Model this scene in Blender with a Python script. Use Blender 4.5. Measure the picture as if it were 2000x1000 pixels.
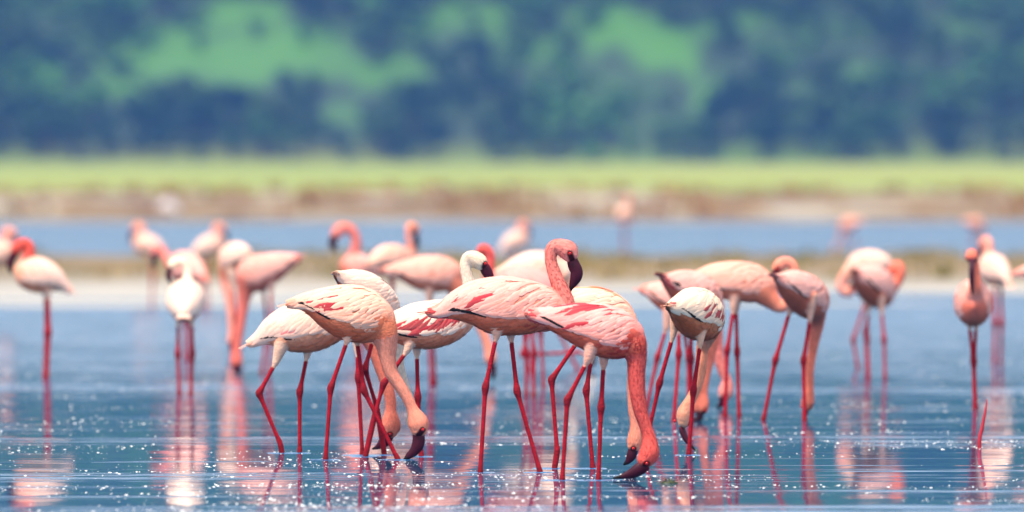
import bpy, math, random
import numpy as np
from mathutils import noise as mnoise, Vector

# ------------------------------------------------------------------ scene, camera, light
for o in list(bpy.data.objects):
    bpy.data.objects.remove(o)
scene = bpy.context.scene
COL = scene.collection
random.seed(4)
RNG = np.random.default_rng(11)

CAM_H = 0.97          # eye height above the lake
FP = 20000.0          # focal length in photo pixels
HY = 385.0            # photo row of the horizon

cam_d = bpy.data.cameras.new('camera')
cam = bpy.data.objects.new('camera', cam_d)
COL.objects.link(cam)
cam.location = (0, 0, CAM_H)
cam.rotation_euler = (math.radians(90), 0, 0)
cam_d.sensor_width = 36.0
cam_d.lens = FP / 2000.0 * 36.0
cam_d.shift_y = -(500 - HY) / 2000.0
cam_d.clip_start = 1.0
cam_d.clip_end = 8000.0
cam_d.dof.use_dof = True
cam_d.dof.focus_distance = 36.8
cam_d.dof.aperture_fstop = 4.2
scene.camera = cam

SUN_EL, SUN_AZ = math.radians(62), math.radians(-150)     # azimuth clockwise from +Y
world = bpy.data.worlds.new('World')
scene.world = world
world.use_nodes = True
wn = world.node_tree.nodes
wl = world.node_tree.links
sky = wn.new('ShaderNodeTexSky')
sky.sky_type = 'NISHITA'
sky.sun_disc = False
sky.sun_elevation = SUN_EL
sky.sun_rotation = SUN_AZ
sky.dust_density = 3.0
sky.air_density = 1.2
sky.ozone_density = 1.5
# thin broken cloud veil over the whole sky
wt = wn.new('ShaderNodeTexCoord')
wm = wn.new('ShaderNodeVectorMath'); wm.operation = 'MULTIPLY'; wm.inputs[1].default_value = (1, 1, 2.6)
wl.new(wt.outputs['Generated'], wm.inputs[0])
wz = wn.new('ShaderNodeTexNoise'); wz.inputs['Scale'].default_value = 2.4; wz.inputs['Detail'].default_value = 5
wl.new(wm.outputs[0], wz.inputs['Vector'])
wr = wn.new('ShaderNodeMapRange'); wr.inputs[1].default_value = 0.38; wr.inputs[2].default_value = 0.66
wr.inputs[3].default_value = 0.34; wr.inputs[4].default_value = 0.76
wl.new(wz.outputs[0], wr.inputs[0])
wx_ = wn.new('ShaderNodeMix'); wx_.data_type = 'RGBA'
wl.new(wr.outputs[0], wx_.inputs[0]); wl.new(sky.outputs[0], wx_.inputs[6]); wx_.inputs[7].default_value = (6.9, 7.2, 7.6, 1)
wl.new(wx_.outputs[2], wn['Background'].inputs[0])
wn['Background'].inputs[1].default_value = 0.15

sun_d = bpy.data.lights.new('sun', 'SUN')
sun_d.energy = 4.0
sun_d.angle = math.radians(6)
sun_d.color = (1.0, 0.90, 0.77)
sun = bpy.data.objects.new('sun', sun_d)
COL.objects.link(sun)
sd = Vector((math.sin(SUN_AZ) * math.cos(SUN_EL), math.cos(SUN_AZ) * math.cos(SUN_EL), math.sin(SUN_EL)))
sun.rotation_euler = sd.to_track_quat('Z', 'Y').to_euler()

scene.view_settings.view_transform = 'Standard'
scene.view_settings.look = 'None'
scene.view_settings.exposure = 0.42
scene.view_settings.gamma = 1.0
scene.render.engine = 'CYCLES'
scene.cycles.use_denoising = True
scene.cycles.max_bounces = 6
scene.cycles.volume_bounces = 0
scene.cycles.sample_clamp_indirect = 8.0

# ------------------------------------------------------------------ helpers
def srgb(r, g, b):
    f = lambda c: c / 12.92 if c <= 0.04045 else ((c + 0.055) / 1.055) ** 2.4
    return np.array([f(r / 255), f(g / 255), f(b / 255)])

def dist_of(yf):                       # distance of a thing whose foot meets the water at photo row yf
    return FP * CAM_H / (yf - HY)

def smooth(a, b, x):
    t = np.clip((x - a) / (b - a), 0, 1)
    return t * t * (3 - 2 * t)

def mesh_obj(name, V, F, mat, parent=None, col=None, shade=True, extra=None):
    me = bpy.data.meshes.new(name)
    V = np.asarray(V, dtype=np.float32)
    if isinstance(F, np.ndarray):
        n, k = F.shape
        me.vertices.add(len(V)); me.vertices.foreach_set('co', V.ravel())
        me.loops.add(n * k); me.loops.foreach_set('vertex_index', F.astype(np.int32).ravel())
        me.polygons.add(n)
        me.polygons.foreach_set('loop_start', np.arange(0, n * k, k, dtype=np.int32))
        me.update(calc_edges=True)
    else:
        me.from_pydata(V.tolist(), [], F)
    if shade:
        me.polygons.foreach_set('use_smooth', np.ones(len(me.polygons), dtype=bool))
    if col is not None:
        at = me.color_attributes.new('Col', 'FLOAT_COLOR', 'POINT')
        c4 = np.ones((len(V), 4), dtype=np.float32); c4[:, :3] = col
        at.data.foreach_set('color', c4.ravel())
    for k, v in (extra or {}).items():
        a = me.attributes.new(k, 'FLOAT', 'POINT')
        a.data.foreach_set('value', np.asarray(v, dtype=np.float32))
    me.materials.append(mat)
    ob = bpy.data.objects.new(name, me)
    COL.objects.link(ob)
    if parent is not None:
        ob.parent = parent
    return ob

class NT:
    """small helper for node trees"""
    def __init__(self, name):
        self.m = bpy.data.materials.new(name)
        self.m.use_nodes = True
        self.t = self.m.node_tree
        self.bsdf = self.t.nodes['Principled BSDF']
    def n(self, typ, **kw):
        nd = self.t.nodes.new(typ)
        for k, v in kw.items():
            setattr(nd, k, v)
        return nd
    def l(self, a, b):
        self.t.links.new(a, b)
    def math(self, op, a, b=None, c=None, clamp=False):
        nd = self.n('ShaderNodeMath', operation=op); nd.use_clamp = clamp
        for i, v in enumerate((a, b, c)):
            if v is None: continue
            if isinstance(v, (int, float)): nd.inputs[i].default_value = v
            else: self.l(v, nd.inputs[i])
        return nd.outputs[0]
    def noise(self, vec, scale, detail=2.0, rough=0.5):
        nd = self.n('ShaderNodeTexNoise')
        nd.inputs['Scale'].default_value = scale
        nd.inputs['Detail'].default_value = detail
        nd.inputs['Roughness'].default_value = rough
        if vec is not None: self.l(vec, nd.inputs['Vector'])
        return nd
    def scaled(self, vec, s):
        nd = self.n('ShaderNodeVectorMath', operation='MULTIPLY')
        self.l(vec, nd.inputs[0]); nd.inputs[1].default_value = s
        return nd.outputs[0]
    def ramp(self, fac, stops):
        nd = self.n('ShaderNodeValToRGB')
        cr = nd.color_ramp
        while len(cr.elements) < len(stops): cr.elements.new(0.5)
        for e, (p, c) in zip(cr.elements, stops):
            e.position = p; e.color = (*c, 1)
        self.l(fac, nd.inputs[0])
        return nd.outputs[0]
    def mix(self, fac, a, b):
        nd = self.n('ShaderNodeMix', data_type='RGBA')
        for i, v in ((0, fac), (6, a), (7, b)):
            if isinstance(v, (int, float)): nd.inputs[i].default_value = v
            elif isinstance(v, (tuple, list, np.ndarray)): nd.inputs[i].default_value = (*[float(q) for q in v], 1)
            else: self.l(v, nd.inputs[i])
        return nd.outputs[2]

# ------------------------------------------------------------------ materials
def mat_plumage():
    t = NT('plumage')
    at = t.n('ShaderNodeAttribute', attribute_name='Col')
    sp = t.n('ShaderNodeAttribute', attribute_name='speck')
    tc = t.n('ShaderNodeTexCoord')
    big = t.noise(tc.outputs['Object'], 26, 3)
    fine = t.noise(t.scaled(tc.outputs['Object'], (1, 1, 1.6)), 150, 2)
    val = t.math('MULTIPLY_ADD', big.outputs[0], 0.7, 0.66)
    val = t.math('MULTIPLY', val, t.math('MULTIPLY_ADD', fine.outputs[0], 0.6, 0.70))
    hs = t.n('ShaderNodeHueSaturation'); t.l(at.outputs['Color'], hs.inputs['Color']); t.l(val, hs.inputs['Value'])
    # crimson flecks where the plumage is speckled
    fl = t.noise(t.scaled(tc.outputs['Object'], (1.7, 1.7, .8)), 75, 1)
    f = t.math('MULTIPLY', t.math('MULTIPLY_ADD', fl.outputs[0], 9.0, -4.7, clamp=True), sp.outputs['Fac'])
    col = t.mix(f, hs.outputs[0], tuple(srgb(168, 34, 44)))
    t.l(col, t.bsdf.inputs['Base Color'])
    t.bsdf.inputs['Roughness'].default_value = 0.75
    t.bsdf.inputs['Specular IOR Level'].default_value = 0.25
    t.bsdf.inputs['Sheen Weight'].default_value = 0.0
    b = t.n('ShaderNodeBump'); b.inputs['Strength'].default_value = 0.9; b.inputs['Distance'].default_value = 0.004
    bn = t.noise(t.scaled(tc.outputs['Object'], (0.7, 1, 1.3)), 110, 3)
    t.l(bn.outputs[0], b.inputs['Height']); t.l(b.outputs[0], t.bsdf.inputs['Normal'])
    return t.m

def mat_feather():
    t = NT('feather')
    at = t.n('ShaderNodeAttribute', attribute_name='Col')
    tc = t.n('ShaderNodeTexCoord')
    fine = t.noise(tc.outputs['Object'], 170, 2)
    hs = t.n('ShaderNodeHueSaturation'); t.l(at.outputs['Color'], hs.inputs['Color'])
    t.l(t.math('MULTIPLY_ADD', fine.outputs[0], 0.3, 0.85), hs.inputs['Value'])
    t.l(hs.outputs[0], t.bsdf.inputs['Base Color'])
    t.bsdf.inputs['Roughness'].default_value = 0.7
    t.bsdf.inputs['Specular IOR Level'].default_value = 0.25
    return t.m

def mat_bill():
    t = NT('bill_horn')
    at = t.n('ShaderNodeAttribute', attribute_name='Col')
    tc = t.n('ShaderNodeTexCoord')
    nz = t.noise(tc.outputs['Object'], 60, 3)
    hs = t.n('ShaderNodeHueSaturation'); t.l(at.outputs['Color'], hs.inputs['Color'])
    t.l(t.math('MULTIPLY_ADD', nz.outputs[0], 0.8, 0.6), hs.inputs['Value'])
    t.l(hs.outputs[0], t.bsdf.inputs['Base Color'])
    t.bsdf.inputs['Roughness'].default_value = 0.45
    t.bsdf.inputs['Specular IOR Level'].default_value = 0.25
    return t.m

def mat_plain(name, c, rough=0.6, scale=40, amp=0.5):
    t = NT(name)
    tc = t.n('ShaderNodeTexCoord')
    nz = t.noise(tc.outputs['Object'], scale, 3)
    hs = t.n('ShaderNodeHueSaturation'); hs.inputs['Color'].default_value = (*[float(q) for q in c], 1)
    t.l(t.math('MULTIPLY_ADD', nz.outputs[0], amp, 1 - amp / 2), hs.inputs['Value'])
    t.l(hs.outputs[0], t.bsdf.inputs['Base Color'])
    t.bsdf.inputs['Roughness'].default_value = rough
    return t.m

def mat_attr(name, rough=0.8):
    t = NT(name)
    at = t.n('ShaderNodeAttribute', attribute_name='Col')
    t.l(at.outputs['Color'], t.bsdf.inputs['Base Color'])
    t.bsdf.inputs['Roughness'].default_value = rough
    t.bsdf.inputs['Specular IOR Level'].default_value = 0.2
    return t.m

M_PLUME, M_FEATHER, M_BILL = mat_plumage(), mat_feather(), mat_bill()
M_EYE = mat_plain('eye_red', srgb(215, 20, 25), 0.15, 300, 0.3)
M_PUPIL = mat_plain('eye_pupil', (0.005, 0.004, 0.004), 0.1)

# ------------------------------------------------------------------ the lake
def mat_water():
    t = NT('lake_water')
    g = t.n('ShaderNodeNewGeometry')
    P = g.outputs['Position']
    sx = t.n('ShaderNodeSeparateXYZ'); t.l(P, sx.inputs[0])
    y = sx.outputs[1]
    # slope field of gentle swell and of small wind ripples
    a = t.noise(t.scaled(P, (0.55, 3.6, 1)), 1.0, 3, 0.6)
    b = t.noise(t.scaled(P, (2.0, 13.0, 1)), 1.0, 2, 0.6)
    def ch(nd, k):
        s = t.n('ShaderNodeSeparateColor'); t.l(nd.outputs['Color'], s.inputs[0])
        return t.math('SUBTRACT', s.outputs[k], 0.5)
    # patches where wind ruffles the surface
    m1 = t.noise(t.scaled(P, (0.035, 0.30, 1)), 1.0, 3, 0.55)
    m2 = t.noise(t.scaled(P, (0.2, 4.6, 1)), 1.0, 3, 0.65)
    mm = t.math('ADD', t.math('MULTIPLY', m1.outputs[0], 0.48), t.math('MULTIPLY', m2.outputs[0], 0.52))
    ruff = t.math('MULTIPLY_ADD', mm, 9.0, -4.72, clamp=True)
    far = t.n('ShaderNodeMapRange'); far.inputs[1].default_value = 140; far.inputs[2].default_value = 160
    near = t.n('ShaderNodeMapRange'); near.inputs[1].default_value = 41; near.inputs[2].default_value = 86; near.inputs[4].default_value = 0.9; t.l(y, near.inputs[0])
    t.l(y, far.inputs[0])
    ruff = t.math('MAXIMUM', t.math('ADD', ruff, near.outputs[0], clamp=True), far.outputs[0])
    amp_a = t.math('MULTIPLY_ADD', ruff, 0.02, 0.006)
    amp_b = t.math('MULTIPLY_ADD', ruff, 0.06, 0.008)
    amp_r = t.math('MULTIPLY', ruff, -0.9)
    def slope(k, f):
        s = t.math('ADD', t.math('MULTIPLY', ch(a, k), amp_a), t.math('MULTIPLY', ch(b, k), amp_b))
        return t.math('ADD', s, t.math('MULTIPLY', t.math('ABSOLUTE', ch(b, k)), amp_r)) if k == 1 else s
    cv = t.n('ShaderNodeCombineXYZ')
    t.l(slope(0, 1.0), cv.inputs[0]); t.l(slope(1, 1.0), cv.inputs[1]); cv.inputs[2].default_value = 1
    nv = t.n('ShaderNodeVectorMath', operation='NORMALIZE'); t.l(cv.outputs[0], nv.inputs[0])
    t.l(nv.outputs[0], t.bsdf.inputs['Normal'])
    t.bsdf.inputs['Base Color'].default_value = (*srgb(34, 92, 132), 1)
    t.bsdf.inputs['Roughness'].default_value = 0.03
    t.bsdf.inputs['IOR'].default_value = 1.33
    return t.m

# ------------------------------------------------------------------ the ground: lake bed, mud, bank, meadow, hillside
def nz2(x, y, seed=0.0):
    return mnoise.noise(Vector((x, y, seed)))

def fbm(x, y, seed, sx, sy, oct=3):
    s = np.zeros_like(x); a = 1.0; tot = 0
    for k in range(oct):
        s += a * np.array([nz2(u * sx * 2 ** k, v * sy * 2 ** k, seed + 7 * k) for u, v in zip(x.ravel(), y.ravel())]).reshape(x.shape)
        tot += a; a *= 0.5
    return s / tot

HILL = 1650.0          # distance of the hill foot
def hill_z(x, y):
    z = np.where(y > 430, smooth(425, 520, y) * 0.85, 0.0)
    z = z + np.clip(y - 520, 0, HILL - 520) / (HILL - 520) * (67 * HILL / FP + 0.1)
    k = np.clip(y - HILL, 0, None)
    z = z + 0.32 * k * np.exp(-k / 1400.0)
    w = np.clip(k / 80, 0, 1)
    return z + w * (5.0 * np.sin(x / 37.0 + y / 90) + 4.0 * np.sin(x / 83.0 + 1.3))

xs = np.concatenate([-np.geomspace(1500, 42, 26), np.arange(-40, 40.1, 0.8), np.geomspace(42, 1500, 26)])
ys = np.concatenate([np.arange(-200, 60, 20), np.arange(60, 190, 0.9), np.arange(190, 400, 6), np.arange(400, 530, 2.0),
                     np.arange(532, HILL, 16), np.arange(HILL, HILL + 220, 6), np.arange(HILL + 220, HILL + 800, 30)])
GX, GY = np.meshgrid(xs, ys)
n1 = fbm(GX, GY, 3.1, 0.10, 0.22)
n2 = fbm(GX, GY, 9.7, 0.9, 1.4, 2)
base = -0.16 * np.ones_like(GX)
flat = smooth(60, 104, GY + 26 * n1)
base = base + flat * (0.16 + 0.008)
bank = smooth(104, 120, GY + 8 * n1) * (1 - smooth(150, 168, GY + 9 * n1))
base = base + bank * (0.05 + 0.10 * np.clip(n1 + 0.35, 0, 1) + 0.06 * np.abs(n2))
chan = smooth(152, 170, GY + 8 * n1) * (1 - smooth(372, 425, GY + 40 * n1))
base = np.where(GY > 150, base * (1 - chan) + chan * -0.2, base)
base = base + smooth(400, 430, GY) * (0.5 * np.clip(fbm(GX, GY, 55., .12, .06), -.1, .5) * smooth(420, 450, GY) * (1 - smooth(600, 700, GY)) + 0.03 + 0.16 * np.clip(n1, 0, 1) + 0.05 * np.abs(n2))
base = base + np.where(flat * (1 - bank) * (GY < 125) > 0.45, 0.035 * n1 + 0.006 * n2 - .004, 0)
GZ = base + hill_z(GX, GY)
nr, nc = GX.shape
V = np.stack([GX, GY, GZ], -1).reshape(-1, 3)
idx = np.arange(nr * nc).reshape(nr, nc)
F = np.stack([idx[:-1, :-1], idx[:-1, 1:], idx[1:, 1:], idx[1:, :-1]], -1).reshape(-1, 4)

def ground_z(x, y):
    return float(hill_z(np.array(float(x)), np.array(float(y))))

# grassy clearings on the hillside, measured on the photograph: centre, half-size, strength
CLEAR = [(470, 105, 235, 52, 1), (470, 20, 95, 40, 1), (245, 165, 65, 34, .9), (330, 130, 120, 40, 1), (640, 130, 110, 40, .8), (770, 125, 110, 32, .7),
         (900, 40, 150, 34, .75), (1000, 70, 90, 40, .6), (1240, 80, 150, 40, 1), (1310, 95, 80, 42, 1), (1180, 40, 90, 32, .8), (1400, 40, 120, 32, .6),
         (1560, 45, 150, 26, .5), (1372, 172, 52, 36, .8), (1660, 128, 62, 22, .6), (680, 232, 52, 34, .55), (50, 30, 90, 26, .4),
         (1180, 175, 90, 25, .35), (1540, 170, 80, 24, .35), (1900, 60, 110, 30, .4), (160, 75, 60, 20, .4), (1880, 130, 40, 14, .4), (1300, 230, 120, 16, .3), (900, 215, 60, 16, .3)]
def clearing(x, y, z):
    """openness of the hillside at a point, from 0 (wood) to 1 (grass)"""
    px = 1000 + x / y * FP
    py = HY - (z - CAM_H) / y * FP
    px, py = px + 26 * np.sin(py / 23. + x / 9.) + 14 * np.sin(px / 31.), py + 15 * np.sin(px / 47. + 1.) + 7 * np.sin(px / 17.)
    c = np.zeros_like(px)
    for cx, cy, rx, ry, s in CLEAR:
        q = ((px - cx) / (rx * .93)) ** 2 + ((py - cy) / (ry * .93)) ** 2
        c = np.maximum(c, s * smooth(1.5, 0.5, q))
    return c
cl = clearing(GX, np.maximum(GY, 900), GZ) * (GY > HILL)

def C(*a): return srgb(*a)
nn = np.clip(0.5 + 0.9 * n1 + 0.35 * n2, 0, 1)[..., None]
bed = np.ones((*GX.shape, 3)) * C(120, 110, 92)
pale = C(168, 162, 152) * (0.9 + 0.2 * nn)
bankc = C(92, 76, 40) * (1 - nn) + C(138, 112, 74) * nn
n3 = fbm(GX, GY, 41.0, 0.10, 0.075, 4)
ns = np.clip(0.5 + 1.5 * n3, 0, 1)[..., None]
shore = C(102, 72, 32) * (1 - smooth(.25, .55, ns)) + C(136, 108, 58) * smooth(.25, .55, ns)
shore = shore + (C(170, 160, 142) - shore) * smooth(.62, .74, ns)
mead_n = np.clip(0.5 + fbm(GX, GY, 21.0, 0.012, 0.02) * 1.1, 0, 1)[..., None]
mead = C(104, 136, 30) * (1 - mead_n) + C(162, 156, 58) * mead_n
mead = mead * (1 - 0.35 * smooth(HILL - 350, HILL - 30, GY)[..., None]) + C(52, 104, 34) * 0.35 * smooth(HILL - 350, HILL - 30, GY)[..., None]
hillc = C(44, 62, 34) * (1 - cl[..., None]) + C(72, 120, 28) * cl[..., None]
col = bed + (pale - bed) * flat[..., None]
col = col + (bankc - col) * np.maximum(bank, (GY > 140) * 1.0)[..., None]
col = col + (shore - col) * smooth(405, 425, GY)[..., None]
col = col + (mead - col) * smooth(560, 640, GY + 60 * n1)[..., None]
col = col + (hillc - col) * smooth(HILL - 5, HILL + 15, GY)[..., None]

def mat_ground():
    t = NT('ground_soil')
    at = t.n('ShaderNodeAttribute', attribute_name='Col')
    g = t.n('ShaderNodeNewGeometry')
    n_ = t.noise(t.scaled(g.outputs['Position'], (0.5, 1.2, 1)), 1.6, 4, 0.65)
    hs = t.n('ShaderNodeHueSaturation'); t.l(at.outputs['Color'], hs.inputs['Color'])
    t.l(t.math('MULTIPLY_ADD', n_.outputs[0], 0.8, 0.6), hs.inputs['Value'])
    t.l(hs.outputs[0], t.bsdf.inputs['Base Color'])
    t.bsdf.inputs['Roughness'].default_value = 0.6
    t.bsdf.inputs['Specular IOR Level'].default_value = 0.3
    return t.m
ground = mesh_obj('ground', V, F, mat_ground(), col=np.clip(col.reshape(-1, 3), 0, 1))
ground['kind'] = 'structure'
ground['label'] = 'pale mud flat, brown lake bank, green meadow and hillside behind the lake'

wx, wy0, wy1 = 1500.0, -200.0, 440.0
water = mesh_obj('lake_water', [(-wx, wy0, 0), (wx, wy0, 0), (wx, wy1, 0), (-wx, wy1, 0)], [(0, 1, 2, 3)], mat_water(), shade=False)
water['kind'] = 'structure'
water['label'] = 'rippled blue shallow lake water reflecting the birds'

# ------------------------------------------------------------------ woodland on the hillside (reads as one mass)
def leaf_tree(rng, nleaf, lean):
    """unit-high tree: tapered trunk, four limbs, leaf faces in clumps; returns quads and a colour factor"""
    Vs, Fs, cf = [], [], []
    def limb(a, b, r0, r1):
        a, b = np.array(a), np.array(b)
        t = b - a; t = t / np.linalg.norm(t)
        u = np.cross(t, [0.3, 0.9, 0.1]); u /= np.linalg.norm(u); w = np.cross(t, u)
        o = len(Vs)
        for p, r in ((a, r0), (b, r1)):
            for k in range(4):
                q = k * math.pi / 2
                Vs.append(p + r * (math.cos(q) * u + math.sin(q) * w)); cf.append(-1)
        for k in range(4):
            Fs.append((o + k, o + (k + 1) % 4, o + 4 + (k + 1) % 4, o + 4 + k))
    limb((0, 0, -0.05), (lean, 0, 0.45), 0.035, 0.022)
    clumps = []
    for k in range(7):
        a = rng.uniform(0, 6.28); r = rng.uniform(0.1, 0.34)
        c = np.array([lean + r * math.cos(a), r * math.sin(a), rng.uniform(0.38, 0.85)])
        clumps.append((c, rng.uniform(0.13, 0.24)))
        if k < 4: limb((lean * .8, 0, 0.36), c, 0.016, 0.006)
    for _ in range(nleaf):
        c, r = clumps[rng.integers(7)]
        d = rng.normal(size=3); d /= np.linalg.norm(d)
        p = c + d * r * rng.uniform(0.6, 1.05) * np.array([1, 1, .75])
        n = d + rng.normal(size=3) * 0.5; n /= np.linalg.norm(n)
        u = np.cross(n, rng.normal(size=3)); u /= np.linalg.norm(u); w = np.cross(n, u)
        s = rng.uniform(0.035, 0.07)
        o = len(Vs); f = rng.uniform(0.6, 1.4)
        for q in ((-1, -.7), (1, -.7), (1, .7), (-1, .7)):
            Vs.append(p + s * (q[0] * u + q[1] * w)); cf.append(f)
        Fs.append((o, o + 1, o + 2, o + 3))
    return np.array(Vs), np.array(Fs), np.array(cf)
VAR = [leaf_tree(RNG, 150, l) for l in (-.08, 0.0, .05, .1)]
spots = []
for y in np.arange(HILL + 2, HILL + 175, 5.6):
    half = 100 + (y - HILL) * 0.1
    for x in np.concatenate([np.arange(-290, -half, 7.5), np.arange(-half, half, 5.6), np.arange(half, 290, 7.5)]):
        spots.append((x + RNG.uniform(-2.6, 2.6), y + RNG.uniform(-2.6, 2.6), RNG.uniform(3.6, 9.5)))
for y in np.arange(HILL + 182, HILL + 600, 19):
    for x in np.arange(-330, 330, 17):
        spots.append((x + RNG.uniform(-6, 6), y + RNG.uniform(-6, 6), RNG.uniform(10, 17)))
sp = np.array(spots)
zz = hill_z(sp[:, 0], sp[:, 1])
op = np.maximum(clearing(sp[:, 0], sp[:, 1], zz + .2 * sp[:, 2]), clearing(sp[:, 0], sp[:, 1], zz + .75 * sp[:, 2])) * (sp[:, 1] < HILL + 178)
keep = RNG.uniform(size=len(sp)) > op * .84
sp, zz, op = sp[keep], zz[keep], op[keep]
TV, TF, TC = [], [], []
off = 0
for (x, y, h), z, o_ in zip(sp, zz, op):
    v, f, c = VAR[RNG.integers(4)]
    a = RNG.uniform(0, 6.28); w = h * RNG.uniform(1.0, 1.35)
    if o_ > 0.25: h *= 0.5; w *= 0.7
    R = np.array([[math.cos(a), -math.sin(a)], [math.sin(a), math.cos(a)]])
    q = np.empty_like(v); q[:, :2] = v[:, :2] @ R.T * w + (x, y); q[:, 2] = v[:, 2] * h + z - 0.1
    base_c = (C(38, 66, 34), C(48, 76, 36), C(30, 56, 38), C(60, 84, 40))[RNG.integers(4)] * RNG.uniform(.7, 1.25)
    tn = smooth(.0, .5, nz2(x * .035, z * .09 + y * .01, 77.) + .35 * min(1, (z - 7) / 30.))
    base_c = base_c * (1 - tn) + C(76, 122, 52) * tn
    cc = np.where(c[:, None] < 0, C(80, 66, 52), base_c * np.abs(c[:, None]))
    TV.append(q); TF.append(f + off); TC.append(cc); off += len(v)
wood = mesh_obj('woodland', np.concatenate(TV), np.concatenate(TF), mat_attr('tree_leaves'), col=np.concatenate(TC), shade=False)
wood['kind'] = 'stuff'
wood['label'] = 'dark blue-green woodland covering the hillside behind the meadow'

# low grass tufts on the mud bank and scrub along the far shore
def tufts(name, label, pts, colors, h0, h1, blades, spread):
    Vs, Fs, Cs = [], [], []
    o = 0
    for x, y, z in pts:
        c0 = colors[RNG.integers(len(colors))] * RNG.uniform(.75, 1.25)
        h = RNG.uniform(h0, h1)
        for _ in range(blades):
            a = RNG.uniform(0, 6.28); r = RNG.uniform(0, spread); w = h * 0.09
            bx, by = x + r * math.cos(a), y + r * math.sin(a)
            lx, ly = RNG.normal(0, .35 * h, 2); hh = h * RNG.uniform(.6, 1)
            Vs += [(bx - w, by, z - .02), (bx + w, by, z - .02), (bx + lx * .5 + w * .7, by + ly * .5, z + hh * .65), (bx + lx, by + ly, z + hh)]
            Fs.append((o, o + 1, o + 2, o + 3)); o += 4
            Cs += [c0 * RNG.uniform(.8, 1.2)] * 4
    ob = mesh_obj(name, np.array(Vs), np.array(Fs), M_TUFT, col=np.array(Cs), shade=False)
    ob['kind'] = 'stuff'; ob['label'] = label
M_TUFT = mat_attr('dry_grass')
pts = []
for _ in range(900):
    y = RNG.uniform(112, 158); x = RNG.uniform(-14, 14)
    if nz2(x * .22, y * .25, 5.0) > -0.15: pts.append((x, y, 0.09))
tufts('bank_grass', 'olive brown grass tufts on the low mud bank', pts, [C(128, 112, 58), C(142, 120, 70), C(108, 104, 50)], .06, .17, 9, .25)
pts = []
for _ in range(1300):
    y = RNG.uniform(432, 600); x = RNG.uniform(-45, 45)
    if nz2(x * .09, y * .05, 8.0) > 0.08: pts.append((x, y, ground_z(x, y) + .12))
tufts('shore_scrub', 'rusty brown scrub along the far lake shore', pts, [C(140, 98, 58), C(150, 112, 66), C(120, 96, 50)], .3, .75, 8, .6)

# ------------------------------------------------------------------ flamingo builder
def catmull(P, n):
    P = np.asarray(P, float)
    if len(P) == 2:
        t = np.linspace(0, 1, n)[:, None]; return P[0] * (1 - t) + P[1] * t
    d = np.sqrt(np.maximum(np.linalg.norm(np.diff(P[:, :3], axis=0), axis=1), 1e-6))
    k = np.concatenate([[0], np.cumsum(d)])
    m = np.zeros_like(P)
    for i in range(len(P)):
        a, b = max(i - 1, 0), min(i + 1, len(P) - 1)
        m[i] = (P[b] - P[a]) / (k[b] - k[a])
    s = np.linspace(0, k[-1], n)
    i = np.clip(np.searchsorted(k, s, side='right') - 1, 0, len(P) - 2)
    h = (k[i + 1] - k[i])[:, None]; u = ((s - k[i]) / (k[i + 1] - k[i]))[:, None]
    return ((2 * u**3 - 3 * u**2 + 1) * P[i] + (u**3 - 2 * u**2 + u) * h * m[i] + (-2 * u**3 + 3 * u**2) * P[i + 1] + (u**3 - u**2) * h * m[i + 1])

def unit(v):
    return v / np.maximum(np.linalg.norm(v, axis=-1, keepdims=True), 1e-9)

def frames(P, L):
    T = unit(np.gradient(P, axis=0))
    A = np.zeros_like(P)
    a = L - (L @ T[0]) * T[0]
    if np.linalg.norm(a) < 0.2: a = np.cross(T[0], [0, 0, 1.0])
    for i in range(len(P)):
        a = a - (a @ T[i]) * T[i]; a = a / max(np.linalg.norm(a), 1e-6); A[i] = a
    return T, A, np.cross(A, T)

def loft(P, rn, rl, L, seg=16):
    T, A, N = frames(P, L)
    th = np.arange(seg) / seg * 2 * math.pi
    V = P[:, None] + N[:, None] * (rn[:, None] * np.sin(th))[..., None] + A[:, None] * (rl[:, None] * np.cos(th))[..., None]
    n = len(P)
    V = np.concatenate([V.reshape(-1, 3), P[:1] - T[:1] * rn[0] * .5, P[-1:] + T[-1:] * rn[-1] * .5])
    i = np.arange(n - 1)[:, None] * seg; j = np.arange(seg)[None]; j2 = (j + 1) % seg
    Fq = np.stack([i + j, i + j2, i + seg + j2, i + seg + j], -1).reshape(-1, 4).tolist()
    for k in range(seg):
        Fq.append((n * seg, (k + 1) % seg, k))
        Fq.append((n * seg + 1, (n - 1) * seg + k, (n - 1) * seg + (k + 1) % seg))
    return V, Fq

def join(parts):
    V, Fq, o = [], [], 0
    for v, f in parts:
        V.append(v); Fq += [tuple(q + o for q in g) for g in f]; o += len(v)
    return np.concatenate(V), Fq

def voxel(V, Fq, size):
    me = bpy.data.meshes.new('tmp'); me.from_pydata(V.tolist(), [], Fq)
    ob = bpy.data.objects.new('tmp', me); COL.objects.link(ob)
    md = ob.modifiers.new('r', 'REMESH'); md.mode = 'VOXEL'; md.voxel_size = size; md.adaptivity = 0
    dg = bpy.context.evaluated_depsgraph_get()
    ev = ob.evaluated_get(dg); m2 = ev.to_mesh()
    v = np.empty(len(m2.vertices) * 3, np.float32); m2.vertices.foreach_get('co', v)
    f = np.empty(len(m2.loops), np.int32); m2.loops.foreach_get('vertex_index', f)
    lt = np.empty(len(m2.polygons), np.int32); m2.polygons.foreach_get('loop_total', lt)
    e = np.empty(len(m2.edges) * 2, np.int32); m2.edges.foreach_get('vertices', e)
    ev.to_mesh_clear()
    bpy.data.objects.remove(ob); bpy.data.meshes.remove(me)
    v = v.reshape(-1, 3).astype(float)
    if (lt == 4).all(): f = f.reshape(-1, 4)
    else:
        o = np.concatenate([[0], np.cumsum(lt)]); f = [tuple(int(q) for q in f[o[k]:o[k + 1]]) for k in range(len(lt))]
    return v, f, e.reshape(-1, 2)

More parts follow.
